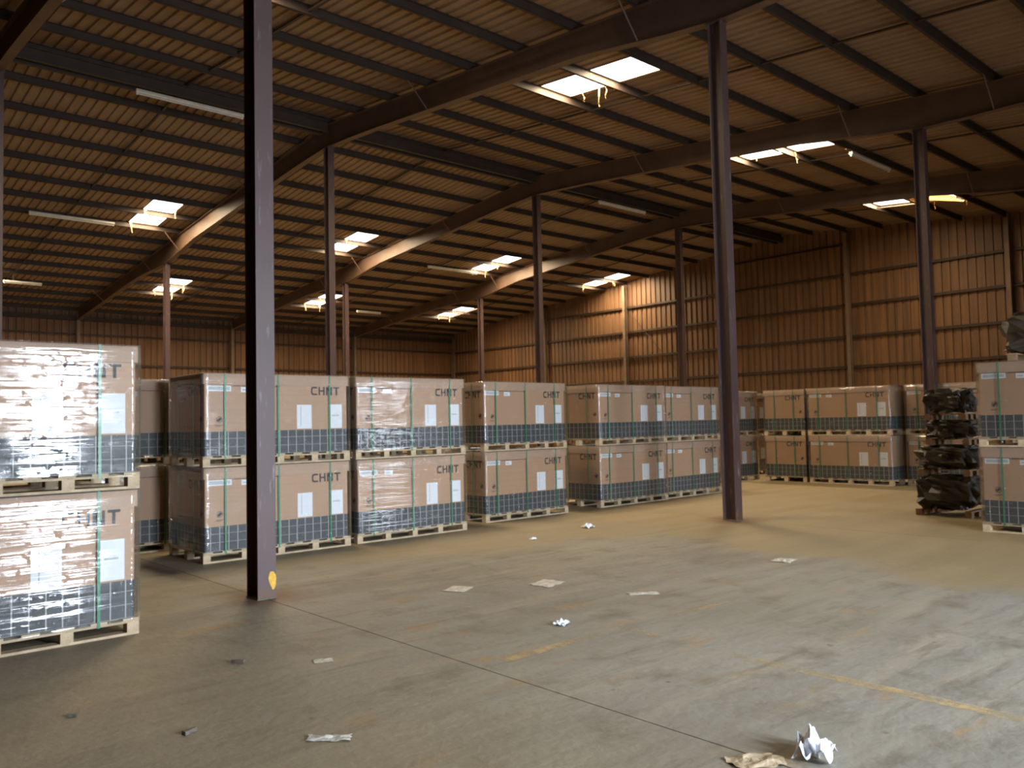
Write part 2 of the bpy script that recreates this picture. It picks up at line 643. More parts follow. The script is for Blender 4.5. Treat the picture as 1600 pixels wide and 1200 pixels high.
for x, side, k0, k1 in OPEN:
    ya, yb = RIDGE_Y + side * PUR * k0, RIDGE_Y + side * PUR * k1
    ym = (ya + yb) / 2
    zc = roof_z(ym) + 0.055
    nrm = Vector((0, side * 0.092, 1)).normalized()
    for kk in (k0, k1):
        yk = RIDGE_Y + side * PUR * kk
        link('light_stop_strip', MB().box(x - 0.3, x + SW + 0.3, yk - 0.02, yk + 0.02, roof_z(yk) - 0.01, roof_z(yk) + 0.045).mesh('light_stop_strip', 'purlin'), ceil_)  # added strip, stops light showing under the sheet ribs
    broken = side == -1 and abs(x - (FX[2] + PH + 3 * SW)) < 0.1
    if broken:
        ya, yb = RIDGE_Y + side * PUR * 4, RIDGE_Y + side * PUR * 5
        ym = (ya + yb) / 2
        zc = roof_z(ym) + 0.055
    daylight('roof_opening_daylight', (x + SW / 2, ym, zc), SW * 1.02, abs(yb - ya) * 1.02, -nrm, ROOF_LIGHT, ROOF_TINT)

# purlins, bay by bay
zs = 0.17
pm = MB()
pm.box(0, BAY, -0.004, 0.004, 0, zs)
pm.box(0, BAY, -0.004, 0.062, 0, 0.006)
pm.box(0, BAY, -0.062, 0.004, zs - 0.006, zs)
pm.box(0, BAY, 0.056, 0.062, 0, 0.022)
pme = pm.mesh('purlin', 'purlin')
for k in range(-16, 17):
    y = RIDGE_Y + k * PUR
    if k == 16:
        y -= 0.12
    if k == -16:
        y += 0.12
    for i in range(-3, 3):
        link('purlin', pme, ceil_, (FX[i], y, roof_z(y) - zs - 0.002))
# deeper ridge tie beams between the column heads
tb = MB()
for dy in (-0.16, 0.16):
    tb.box(0.12, BAY - 0.12, dy - 0.05, dy + 0.05, 0, 0.02)
    tb.box(0.12, BAY - 0.12, dy - 0.006, dy + 0.006, 0.02, 0.26)
    tb.box(0.12, BAY - 0.12, dy - 0.05, dy + 0.05, 0.26, 0.28)
tbm = tb.mesh('tie_beam', 'purlin')
for i in range(-3, 3):
    link('tie_beam', tbm, ceil_, (FX[i], RIDGE_Y, 9.71))
# sag rods at mid bay
for i in range(-3, 3):
    for side in (-1, 1):
        mb = MB()
        xm = FX[i] + BAY / 2
        for k in range(0, 16):
            y1, y2 = RIDGE_Y + side * PUR * k, RIDGE_Y + side * PUR * (k + 1)
            mb.strip([(xm - 0.03, y1, roof_z(y1) - 0.12), (xm + 0.03, y1, roof_z(y1) - 0.12)],
                     [(xm - 0.03, y2, roof_z(y2) - 0.12), (xm + 0.03, y2, roof_z(y2) - 0.12)], (0, 0, 0.035))
        link('bridging_bar', mb.mesh('bridging_bar', 'purlin'), ceil_)

# torn translucent sheet hanging at the openings
def torn(x, y, z, L, wd, lean, seed):
    rr = random.Random(seed)
    A, B = [], []
    k = 7
    px, py = x, y
    for i in range(k + 1):
        t = i / k
        px += lean[0] * L / k + rr.uniform(-.02, .02)
        py += lean[1] * L / k + rr.uniform(-.02, .02)
        zz = z - L * t
        ww = wd * (1 - 0.6 * t) * rr.uniform(.6, 1.1)
        A.append((px - ww / 2, py, zz))
        B.append((px + ww / 2, py + rr.uniform(-.03, .03), zz + rr.uniform(-.02, .02)))
    link('torn_strip', MB().strip(A, B, (0.002, 0.003, 0)).mesh('torn_strip', 'torn'), ceil_)


sd = 0
for x, side, k0, k1 in OPEN:
    for q in range(5):
        sd += 1
        rr = random.Random(sd * 3 + 1)
        edge = rr.choice((0, 1, 2))
        yy = RIDGE_Y + side * PUR * (k0 + (k1 - k0) * (rr.uniform(0.05, 1.0)))
        xx = x + rr.choice((0.06, SW - 0.06, rr.uniform(0.1, SW - 0.1)))
        if edge == 2:
            yy = RIDGE_Y + side * PUR * k1 - side * 0.06
        if edge == 1:
            yy = RIDGE_Y + side * PUR * (k0 + 1)
        else:
            xx = x + rr.choice((0.05, SW - 0.05))
        torn(xx, yy, roof_z(yy) - 0.02, rr.uniform(0.15, 0.42), rr.uniform(0.03, 0.09), (rr.uniform(-.3, .3), rr.uniform(-.3, .3)), sd)
# the collapsed half of the opening next to the gable
bx = FX[2] + PH + 3 * SW
ya, yb = RIDGE_Y - PUR * 5, RIDGE_Y - PUR * 6
A = [(bx + xx, ya - 0.03, roof_z(ya) + z + 0.01) for xx, z in PROF]
B = [(bx + xx * 1.1 - 0.05, yb + 0.1, roof_z(yb) + z - 0.16 - 0.10 * math.sin(xx * 3)) for xx, z in PROF]
link('fallen_roof_sheet', MB().strip(A, B, (0, 0, 0.006)).mesh('fallen_roof_sheet', 'torn'), ceil_)
daylight('roof_opening_daylight', (bx + SW / 2, (ya + yb) / 2, roof_z((ya + yb) / 2) + 0.1), SW, PUR, (0, 0.09, -1), ROOF_LIGHT * 0.5, ROOF_TINT)

# ------------------------------------------------------------------ walls
def wall_sheet(Wd, z0, z1a, z1b, ribs=3):
    """corrugated sheet in the XZ plane, face towards -Y, x from 0 to Wd."""
    p = Wd / ribs
    pr = []
    for i in range(ribs):
        a = i * p
        pr += [(a, 0), (a + p * .62, 0), (a + p * .68, 0.05), (a + p * .94, 0.05)]
    pr.append((Wd, 0))
    A = [(x, y, z0) for x, y in pr]
    B = [(x, y, z1a + (z1b - z1a) * x / Wd) for x, y in pr]
    return MB().strip(A, B, (0, 0.006, 0)).mesh('wall_sheet', 'wall')


girt = {}


def i_section(mb, x, y, z0, z1, d, bw, t=0.012, axis='y'):
    """I column; web plane contains axis."""
    if axis == 'y':
        mb.box(x - bw / 2, x + bw / 2, y - d / 2, y - d / 2 + t, z0, z1)
        mb.box(x - bw / 2, x + bw / 2, y + d / 2 - t, y + d / 2, z0, z1)
        mb.box(x - t / 2, x + t / 2, y - d / 2 + t, y + d / 2 - t, z0, z1)
    else:
        mb.box(x - d / 2, x - d / 2 + t, y - bw / 2, y + bw / 2, z0, z1)
        mb.box(x + d / 2 - t, x + d / 2, y - bw / 2, y + bw / 2, z0, z1)
        mb.box(x - d / 2 + t, x + d / 2 - t, y - t / 2, y + t / 2, z0, z1)
    return mb


WT = roof_z(YB) - 0.02
GZ = [1.02, 2.38, 3.74, 5.07, 6.46, 7.82, 9.15]

# back wall
wb = link('wall_back', MB().box(XL, XR, YB + 0.10, YB + 0.20, 0, 0.25).mesh('wall_back', 'wall'))
tag(wb, 'brown corrugated long wall at the far left behind the cartons', kind='structure')
sm_ = wall_sheet(SW, 0.0, WT + 0.05, WT + 0.05)
for i in range(-3, 3):
    for s in range(8):
        link('wall_sheet', sm_, wb, (FX[i] + s * SW, YB + 0.06, 0))
gm = MB().box(0.02, BAY - 0.02, -0.07, 0.05, 0, 0.008).box(0.02, BAY - 0.02, 0.04, 0.05, 0, 0.07).box(0.02, BAY - 0.02, -0.07, -0.062, -0.03, 0.008).mesh('girt', 'girt')
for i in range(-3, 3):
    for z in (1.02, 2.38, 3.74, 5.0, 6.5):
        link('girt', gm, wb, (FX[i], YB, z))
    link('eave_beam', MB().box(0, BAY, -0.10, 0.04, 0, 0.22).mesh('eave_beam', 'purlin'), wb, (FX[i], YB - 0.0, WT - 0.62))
bpost = i_section(MB(), 0, 0, 0, raf_bot(YB) + 0.3, 0.24, 0.16).mesh('wall_post', 'post')
for i in range(-3, 4):
    link('wall_post', bpost, wb, (FX[i] + (0 if i < 3 else -0.12), YB - 0.2, 0))

# right gable wall
wr = link('wall_right', MB().box(XR + 0.10, XR + 0.2, YF, YB, 0, 0.25).mesh('wall_right', 'wall'))
tag(wr, 'tall brown corrugated gable wall at the far right', kind='structure')
ns = 52
sw = (YB - YF) / ns
for i in range(ns):
    y0, y1 = YB - i * sw, YB - (i + 1) * sw
    me = wall_sheet(sw, 0.0, roof_z(y0) + .03, roof_z(y1) + .03)
    o = link('wall_sheet', me, wr, (XR + 0.06, y0, 0), -math.pi / 2)
post_y = [42.42, 34.96, 27.5, 20.04, 12.58, 5.1, -2.3]
py = [YB] + [q * S for q in post_y] + [YF]
for q in post_y:
    y = q * S
    link('wall_post', i_section(MB(), 0, 0, 0, roof_z(y) - 0.25, 0.22, 0.16, axis='x').mesh('wall_post', 'post'), wr, (XR - 0.17, y, 0))
for a_, b_ in zip(py[:-1], py[1:]):
    L = a_ - b_
    for z in GZ:
        if z > min(roof_z(a_), roof_z(b_)) - 0.3:
            continue
        me = MB().box(-0.07, 0.05, -L + 0.02, -0.02, 0, 0.008).box(0.04, 0.05, -L + 0.02, -0.02, 0, 0.07).box(-0.07, -0.062, -L + 0.02, -0.02, -0.05, 0.008).mesh('girt', 'girt')
        link('girt', me, wr, (XR, a_, z))
link('brace_rod', MB().tube((XR - .04, 34.8 * S, 9.0 * S), (XR - .04, 27.6 * S, 1.1 * S), 0.014).mesh('brace_rod', 'girt'), wr)

link('corner_trim', MB().box(XR - 0.02, XR + 0.22, YB - 0.02, YB + 0.22, 0, roof_z(YB) + 0.1).mesh('corner_trim', 'wall'), wr)
# left gable, out of the frame
wl = link('wall_left', MB().prism([(YF, 0), (YB, 0), (YB, roof_z(YB)), (RIDGE_Y, roof_z(RIDGE_Y)), (YF, roof_z(YF))], 'x', XL - 0.12, XL).mesh('wall_left', 'wall'))
tag(wl, 'plain brown gable wall', kind='structure')

# front wall behind the camera; middle door is added to light floor and cartons
DOORS = [(3.80, 4.75, 4.2, 3.0), (7.0, 9.2, 4.4, 1.0), (15.7, 16.9, 4.2, 0.75)]
mb = MB()
xs = XL
for x0_, x1_, h, _ in DOORS:
    mb.box(xs, x0_, YF - 0.12, YF, 0, roof_z(YF))
    mb.box(x0_, x1_, YF - 0.12, YF, h, roof_z(YF))
    xs = x1_
mb.box(xs, XR, YF - 0.12, YF, 0, roof_z(YF))
wf = link('wall_front', mb.mesh('wall_front', 'wall'))
tag(wf, 'brown long wall with open loading doors, the middle one added for light', kind='structure')
for x0_, x1_, h, lv in DOORS:
    daylight('door_daylight_and_fill', ((x0_ + x1_) / 2, YF - 0.2, h / 2 + 0.02), x1_ - x0_, h, (0, 1, -0.45), DOOR_LIGHT * lv, DOOR_TINT, 125)  # the light in the middle door is added fill

# ------------------------------------------------------------------ portal rafters
RLAB = {-2: 'steel roof rafter beyond the upper left edge of the view',
        -1: 'nearest steel roof rafter crossing the top left corner',
        0: 'long steel rafter carried by the tall middle column and running down to the left wall',
        1: 'steel rafter second from the gable wall over the right-hand columns',
        2: 'steel rafter closest to the corrugated gable wall'}
for i in range(-2, 3):
    o = thing('roof_rafter', RLAB[i], 'beam', (FX[i], 0, 0), 0, 'portal frame rafters')
    for side in (-1, 1):
        ys = [RIDGE_Y + side * t for t in [0, 0.6, 1.2] + [1.2 + q * 1.05 for q in range(1, 22)] if t < PUR * 16 - 0.3]
        ys.append(RIDGE_Y + side * (PUR * 16 - 0.25))
        top = [roof_z(y, 11.75) - 0.004 for y in ys]
        bot = [raf_bot(y) for y in ys]
        web = MB().strip([(-0.006, y, t - 0.014) for y, t in zip(ys, top)], [(-0.006, y, q + 0.014) for y, q in zip(ys, bot)], (0.012, 0, 0))
        link('web', web.mesh('web', 'rafter'), o)
        for nm, zz, dz in (('top_flange', top, -0.014), ('bottom_flange', bot, 0.014)):
            fb = MB().strip([(-0.095, y, t) for y, t in zip(ys, zz)], [(0.095, y, t) for y, t in zip(ys, zz)], (0, 0, dz))
            link(nm, fb.mesh(nm, 'rafter'), o)
        for k in (3, 7, 9, 13):
            y = RIDGE_Y + side * PUR * k
            for s in (-1, 1):
                link('fly_brace', MB().tube((s * 0.09, y, raf_bot(y) + 0.02), (s * 0.62, y, roof_z(y) - zs - 0.0), 0.016, 5).mesh('fly_brace', 'rafter'), o)

# ------------------------------------------------------------------ columns
def column(i, row, label, mark=False):
    o = thing('steel_column', label, 'column', (FX[i], RY[row], 0), 0, 'interior steel columns')
    h = raf_bot(RY[row]) - 0.01
    link('shaft', i_section(MB(), 0, 0, 0.012, h, 0.24, 0.185, 0.014).mesh('shaft', 'column'), o)
    link('base_plate', MB().box(-0.10, 0.10, -0.128, 0.128, 0, 0.012).mesh('base_plate', 'stick'), o)
    link('cap_plate', MB().box(-0.11, 0.11, -0.16, 0.16, h, h + 0.008).mesh('cap_plate', 'column'), o)
    if mark:
        pts = []
        rr = random.Random(5)
        for k in range(22):
            an = 2 * math.pi * k / 22
            ww = 0.036 * (1 + 0.25 * math.sin(an)) * (1 + rr.uniform(-.09, .09))
            pts.append((0.055 + ww * math.cos(an) - .008 * math.sin(an), 0.172 + 0.086 * math.sin(an) * (1 + rr.uniform(-.06, .06))))
        p_ = link('paint_mark', MB().prism(pts, 'y', -0.1215, -0.12).mesh('paint_mark', 'yellow'), o)
        p_['label'] = 'yellow paint blotch near the foot'


column(-1, 1, 'nearest maroon steel column with a yellow paint blotch at its foot', True)
column(0, 1, 'tall maroon steel column standing alone in the open middle floor')
column(1, 1, 'maroon steel column against the far cartons beside the dark bundles')
column(-1, 2, 'dark steel column sliver on the left edge of the view')
column(0, 2, 'dark steel column just right of the nearest one, behind the second carton stack')
column(1, 2, 'dark steel column rising behind the third carton stack, before the lit gable wall')
column(2, 2, 'dark steel column rising before the orange lit gable wall, right of the third')
column(-1, 3, 'far steel column beyond the left edge stack')
column(0, 3, 'slim steel column by the roof opening left of the nearest column')
column(1, 3, 'slim far steel column directly right of the dark column behind the second stack')
column(2, 3, 'slim far steel column near the dark wall corner')

# ------------------------------------------------------------------ lamps
def lamp(x0_, x1_, y, z, label):
    L = x1_ - x0_
    o = thing('batten_lamp', label, 'lamp', ((x0_ + x1_) / 2, y, z), 0, 'fluorescent battens under the roof')
    link('housing', MB().prism([(-0.045, 0.085), (-0.06, 0.03), (-0.03, 0.0), (0.03, 0.0), (0.06, 0.03), (0.045, 0.085)], 'x', -L / 2, L / 2).mesh('housing', 'lamp'), o)
    link('tube', MB().tube((-L / 2 + .05, 0, -0.022), (L / 2 - .05, 0, -0.022), 0.016, 8).mesh('tube', 'tube'), o)
    for s in (-1, 1):
        link('lamp_holder', MB().box(s * (L / 2 - .03) - .02, s * (L / 2 - .03) + .02, -0.025, 0.025, -0.045, 0.002).mesh('lamp_holder', 'lamp'), o)
        xx = s * (L / 2 - .35)
        link('hanger', MB().tube((xx, 0, 0.08), (xx, 0, roof_z(y) - zs - z if abs(y - RIDGE_Y) > .1 else 0.18), 0.005, 4).mesh('hanger', 'stick'), o)


lamp(6.3, 8.93, RIDGE_Y - 0.16, 9.55, 'long white batten lamp under the ridge, just left of the nearest column')
lamp(22.4, 25.0, RIDGE_Y - 0.16, 9.55, 'white batten lamp under the ridge between the two tall dark columns')
lamp(6.26, 8.9, 30.6, 8.82, 'white batten lamp left of the lowest left roof opening, far slope')
lamp(22.4, 25.3, 30.6, 8.82, 'white batten lamp touching the middle roof opening of the far slope')
lamp(7.1, 8.5, 39.1, 7.84, 'short white batten lamp at the far left edge under the low roof')
lamp(23.8, 25.3, 39.1, 7.84, 'short white batten lamp just right of the paired slim columns')
lamp(22.5, 24.95, 10.68, 8.93, 'white batten lamp beside the near slope opening right of the lone column')
lamp(6.3, 8.93, 10.68, 8.93, 'white batten lamp cut by the top edge of the view')

# ------------------------------------------------------------------ palletised cartons
HW, HD, UH = 1.0, 0.565, 1.15
unit = thing('wrapped_pallet_carton', 'x', 'carton', (0, 0, 0))
pl = link('pallet', MB().box(-HW, HW, -HD, -HD + .1, .095, .113).box(-HW, HW, -.05, .05, .095, .113).box(-HW, HW, HD - .1, HD, .095, .113).mesh('pallet', 'wood'), unit)
blk = MB().box(-.045, .045, -.05, .05, .02, .095).mesh('block', 'wood')
for bx_ in (-.955, -.478, 0, .478, .955):
    for by_ in (-HD + .05, 0, HD - .05):
        link('block', blk, pl, (bx_, by_, 0))
db = MB().box(-.06, .06, -HD, HD, .113, .131).mesh('deck_board', 'wood')
for k in range(9):
    link('deck_board', db, pl, (-.94 + k * .235, 0, 0))
rb = MB().box(-HW, HW, -.05, .05, 0, .02).mesh('runner_board', 'wood')
for by_ in (-HD + .05, 0, HD - .05):
    link('runner_board', rb, pl, (0, by_, 0))


def rounded_box(x, y, z0, z1, rad=0.012, seg=2):
    pts = []
    for cx_, cy_, a0 in ((x - rad, y - rad, 0), (-x + rad, y - rad, 90), (-x + rad, -y + rad, 180), (x - rad, -y + rad, 270)):
        for s in range(seg + 1):
            a = math.radians(a0 + 90 * s / seg)
            pts.append((cx_ + rad * math.cos(a), cy_ + rad * math.sin(a)))
    return MB().prism(pts, 'z', z0, z1)


ct = link('carton', rounded_box(HW - .028, HD - .020, .133, 1.012).mesh('carton', 'carton'), unit)
ld = link('lid', rounded_box(HW - .008, HD - .002, 1.012, 1.142).mesh('lid', 'lid'), unit)

# the four letters of the maker's mark, drawn as flat print
def letters(w_, h_):
    mb = MB()
    g = w_ / 4.0
    lw = g * 0.82
    st = h_ * 0.20

    def bar(x0_, x1_, z0_, z1_):
        mb.box(x0_, x1_, -0.0012, 0, z0_, z1_)
    x = 0
    # C with rounded left corners
    c0 = [(x + lw, 0), (x + lw * .28, 0), (x + lw * .06, h_ * .12), (x, h_ * .3), (x, h_ * .7), (x + lw * .06, h_ * .88), (x + lw * .28, h_), (x + lw, h_),
          (x + lw, h_ - st), (x + lw * .36, h_ - st), (x + lw * .24, h_ * .66), (x + lw * .24, h_ * .34), (x + lw * .36, st), (x + lw, st)]
    mb.prism(c0, 'y', -0.0012, 0)
    x += g
    bar(x, x + st * 1.0, 0, h_)
    bar(x + lw - st, x + lw, 0, h_)
    bar(x + st, x + lw - st, h_ * .42, h_ * .60)
    x += g
    bar(x, x + st, 0, h_)
    bar(x + lw - st, x + lw, 0, h_)
    mb.prism([(x + st * .2, h_), (x + st * 1.25, h_), (x + lw - st * .2, 0), (x + lw - st * 1.25, 0)], 'y', -0.0013, 0)
    x += g
    bar(x, x + lw * 1.05, h_ - st, h_)
    bar(x + lw * .5 - st * .55, x + lw * .5 + st * .55, 0, h_ - st)
    return mb


def symbol():
    mb = MB()
    n = 20
    R, r_ = 0.040, 0.033
    for k in range(n):
        a, b_ = 2 * math.pi * k / n, 2 * math.pi * (k + 1) / n
        mb.prism([(R * math.cos(a), R * math.sin(a)), (R * math.cos(b_), R * math.sin(b_)), (r_ * math.cos(b_), r_ * math.sin(b_)), (r_ * math.cos(a), r_ * math.sin(a))], 'y', -0.0012, 0)
    # two lobes inside, one upper right, one lower left
    for s in (1, -1):
        pts = [(s * 0.004, s * 0.028), (s * 0.024, s * 0.020), (s * 0.028, s * 0.0), (s * 0.012, s * -0.012), (s * -0.012, s * -0.002), (s * -0.010, s * 0.012)]
        mb.prism(pts, 'y', -0.0012, 0)
    return mb


FY = -HD + .020 - 0.0005
lm = letters(0.44, 0.112).mesh('logo_lettering', 'ink')
sm2 = symbol().mesh('round_symbol', 'ink')
cl = MB().box(-.05, .05, -.001, 0, 0, .006).box(-.05, .02, -.001, 0, -.014, -.009).mesh('caption', 'ink')
L1 = link('logo_lettering', lm, ct, (-1 + 1.44, FY, .885))
link('round_symbol', sm2, ct, (-1 + .21, FY, .575))
link('caption_print', cl, ct, (-1 + .21, FY, .505))
tiny = MB()
_x = .10
_r = random.Random(2)
while _x < .92:
    for _k in range(_r.randint(3, 8)):
        tiny.box(_x, _x + .008, -.001, 0, 0, .014)
        _x += .0125
    _x += .012
link('caption_print', tiny.mesh('caption', 'ink'), ct, (-1, FY, 1.005 - .018))
# short side (towards -X): lettering and symbol
link('logo_lettering', lm, ct, (-HW + .028 - .0005, HD - .60, .885), -math.pi / 2)
link('round_symbol', sm2, ct, (-HW + .028 - .0005, -HD + .12, .585), -math.pi / 2)
# back and far side carry the same print
link('logo_lettering', lm, ct, (-.44, HD - .020 + .0005, .885), math.pi)
link('round_symbol', sm2, ct, (.79, HD - .020 + .0005, .575), math.pi)


def sheet_label(x0_, x1_, z0_, z1_, nm, marks):
    o = link(nm, MB().box(x0_, x1_, -.0022, -.0012, z0_, z1_).mesh(nm, 'paper'), unit, (-1, FY, 0))
    if marks:
        mb = MB()
        for a_, b_, c_, d_ in marks:
            mb.box(a_, b_, -.0030, -.0022, c_, d_)
        link('printed_lines', mb.mesh('printed_lines', 'label_grey'), o)


sheet_label(1.235, 1.445, .445, .757, 'paper_sheet', [(1.285, 1.295, .48, .74)])
sheet_label(1.69, 1.895, .443, .762, 'paper_sheet', [(1.745, 1.85, .605, .622), (1.775, 1.83, .63, .634)])
sheet_label(.06, .36, .925, .995, 'sticker', [(.075, .345, .94, .982)])
sheet_label(.485, .625, .915, .98, 'sticker', [(.50, .57, .935, .955)])


def strap_loop(kind, c_):
    t = 0.0012
    wd = 0.011
    mb = MB()
    z0_, z1_ = .09, 1.147
    if kind == 'y':
        d = HD + .003
        mb.box(c_ - wd, c_ + wd, -d - t, -d, z0_, z1_).box(c_ - wd, c_ + wd, d, d + t, z0_, z1_)
        mb.box(c_ - wd, c_ + wd, -d - t, d + t, z1_, z1_ + t)
    else:
        d = HW + .003
        mb.box(-d - t, -d, c_ - wd, c_ + wd, z0_, z1_).box(d, d + t, c_ - wd, c_ + wd, z0_, z1_)
        mb.box(-d - t, d + t, c_ - wd, c_ + wd, z1_ + t, z1_ + 2 * t)
    return mb


for c_ in (-1 + .275, -1 + .97, -1 + 1.70):
    link('strap', strap_loop('y', c_).mesh('strap', 'strap'), unit)
for c_ in (-.26, .26):
    link('strap', strap_loop('x', c_).mesh('strap', 'strap'), unit)


def wrap_mesh():
    """film skirt with gently wavy faces and a turned-over top hem."""
    mb = MB()
    per = []
    ex, ey = HW + .007, HD + .007
    nx, ny = 28, 16
    for i in range(nx):
        per.append((-ex + 2 * ex * i / nx, -ey, 0, -1))
    for i in range(ny):
        per.append((ex, -ey + 2 * ey * i / ny, 1, 0))
    for i in range(nx):
        per.append((ex - 2 * ex * i / nx, ey, 0, 1))
    for i in range(ny):
        per.append((-ex, ey - 2 * ey * i / ny, -1, 0))
    zl = [.10 + (1.152 - .10) * k / 14 for k in range(15)]
    n = len(per)
    for k, z in enumerate(zl):
        for i, (x, y, ax, ay) in enumerate(per):
            d = 0.004 * noise.noise(Vector((x * 2.2, y * 2.2, z * 9)))
            inset = -0.004 if k == 0 else 0
            mb.v.append((x + ax * (d + inset), y + ay * (d + inset), z + (0.008 * noise.noise(Vector((x * 5, y * 5, 3))) if k == 0 else 0)))
    for k in range(len(zl) - 1):
        for i in range(n):
            j = (i + 1) % n
            mb.f.append((k * n + i, k * n + j, (k + 1) * n + j, (k + 1) * n + i))
    # hem lying on the lid
    base = len(mb.v)
    for i, (x, y, ax, ay) in enumerate(per):
        d = .07 + .02 * noise.noise(Vector((x * 4, y * 4, 0)))
        mb.v.append((max(-ex + d, min(ex - d, x)), max(-ey + d, min(ey - d, y)), 1.153))
    top = (len(zl) - 1) * n
    for i in range(n):
        j = (i + 1) % n
        mb.f.append((top + i, top + j, base + j, base + i))
    return mb.mesh('stretch_wrap', 'wrap', True)


link('stretch_wrap', wrap_mesh(), unit)

# (front-left corner x, front y, width, facing, words, group)
def place(x0_, y0_, wd, lab_low, lab_up, group, face='front', z_levels=2, dx=0.0):
    global unit_used
    for lv in range(z_levels):
        if not unit_used:
            o = unit
            unit_used = True
        else:
            o = copy_tree(unit)
        s = wd / 2.0
        jx = rnd.uniform(-.008, .008) + (dx if lv else 0)
        if face == 'front':
            o.location = (x0_ + wd / 2 + jx, y0_ + HD, UH * lv + 0.004 * lv)
            o.rotation_euler = (0, 0, rnd.uniform(-.003, .003))
        else:      # long face towards -X ; x0_ = face plane, y0_ = low-y end
            o.location = (x0_ + HD, y0_ + wd / 2 + jx, UH * lv + 0.004 * lv)
            o.rotation_euler = (0, 0, -math.pi / 2 + rnd.uniform(-.003, .003))
        o.scale = (s, 1, 1)
        o['label'] = (lab_low, lab_up)[lv]
        o['category'] = 'carton'
        o['group'] = group


unit_used = False
GA = 'wrapped cartons stacked two high along the left row'
GB = 'wrapped cartons stacked two high before the gable wall'
place(.235, 7.02, 2.0, 'wrapped carton on a pallet, lower of the nearest stack at the left edge', 'wrapped carton on a pallet, upper of the nearest stack, with strong white glare', GA)
place(3.02, 11.50, 2.0, 'lower carton of the set-back stack between the nearest stack and the next', 'upper carton of the set-back stack between the nearest stack and the next', GA)
place(3.91, 9.96, 2.02, 'lower wrapped carton partly hidden behind the nearest column', 'upper wrapped carton partly hidden behind the nearest column', GA)
place(6.045, 9.99, 1.925, 'lower wrapped carton with cloudy film, immediately right of the nearest column stack', 'upper wrapped carton with gold glints, immediately right of the nearest column stack', GA)
place(8.69, 10.41, 1.915, 'lower carton of the set-forward stack with a clear view of its dark grid band', 'upper carton of the stack below the third dark column, two white sheets showing', GA)
place(11.56, 10.50, 2.02, 'lower carton of the fifth stack, its shaded lettered end showing', 'upper carton of the fifth stack, its shaded lettered end showing', GA)
place(13.64, 10.60, 1.97, 'lower carton of the last stack before the lone middle column', 'upper carton of the last stack before the lone middle column', GA)
place(17.45, 12.0, 1.95, 'lower carton in the far corner just right of the lone middle column', 'upper carton in the far corner just right of the lone middle column', GA)
place(19.85, 12.95, 2.0, 'lower carton added to darken the gap between the two corner stacks', 'upper carton added to darken the gap between the two corner stacks', GA)  # backing stack, added so the gap does not show bright
place(19.10, 10.50, 2.0, 'lower carton end-on left of the far stack with glaring sheets', 'upper carton end-on left of the far stack with glaring sheets', GB)
place(19.04, 8.36, 2.03, 'lower carton of the far stack showing two sheets, left of the third maroon column', 'upper carton of the far stack showing two sheets, left of the third maroon column', GB, 'side')
place(19.55, 6.25, 2.0, 'lower far carton crossed by the maroon column beside the dark bundles', 'upper far carton crossed by the maroon column beside the dark bundles', GB, 'side')
place(19.55, 4.15, 2.0, 'lower far carton behind the dark bundles', 'upper far carton behind the dark bundles', GB, 'side')
place(12.38, 2.25, 2.0, 'lower carton of the stack at the right edge', 'upper carton of the stack at the right edge, dark bundle on top', GB, 'side')

# ------------------------------------------------------------------ dark bundles
def lump(rx, ry, rz, seed, amp=0.35, nu=26, nv=16):
    mb = MB()
    for j in range(nv + 1):
        ph = math.pi * j / nv
        for i in range(nu):
            th = 2 * math.pi * i / nu
            d = Vector((math.sin(ph) * math.cos(th), math.sin(ph) * math.sin(th), math.cos(ph)))
            q = Vector((abs(d.x) ** .6 * (1 if d.x > 0 else -1), abs(d.y) ** .6 * (1 if d.y > 0 else -1), abs(d.z) ** .6 * (1 if d.z > 0 else -1)))
            k = 1 + amp * noise.noise(d * 2.4 + Vector((seed, 0, 0))) + amp * .5 * noise.noise(d * 6 + Vector((0, seed, 0)))
            mb.v.append((q.x * rx * k, q.y * ry * k, max(-rz, min(rz, q.z * rz * k))))
    for j in range(nv):
        for i in range(nu):
            i2 = (i + 1) % nu
            mb.f.append((j * nu + i, (j + 1) * nu + i, (j + 1) * nu + i2, j * nu + i2))
    return mb.mesh('bundle', 'bundle')


def bundle(x, y, z, rx, ry, rz, label, seed, wood=True, rot=0.0):
    o = thing('dark_bundle', label, 'bundle', (x, y, z), rot, 'dark bundles by the right-hand cartons')
    zz = 0
    if wood:
        mb = MB()
        for bx_ in (-rx * .8, 0, rx * .8):
            for by_ in (-ry * .8, ry * .8):
                mb.box(bx_ - .05, bx_ + .05, by_ - .05, by_ + .05, .0, .08)
        mb.box(-rx * .95, rx * .95, -ry * .9, -ry * .7, .08, .1).box(-rx * .95, rx * .95, ry * .7, ry * .9, .08, .1).box(-rx * .95, rx * .95, -.08, .08, .08, .1)
        link('skid', mb.mesh('skid', 'crate'), o)
        zz = .1
    link('load', lump(rx, ry, rz, seed), o, (0, 0, zz + rz))
    rr = random.Random(seed)
    for k in range(5):
        a = rr.uniform(0, 6.28)
        link('loose_piece', lump(.11, .09, .07, seed + k + 1, .5, 10, 7), o, (rx * .8 * math.cos(a), ry * .8 * math.sin(a), zz + rr.uniform(.3, 1.3) * rz))


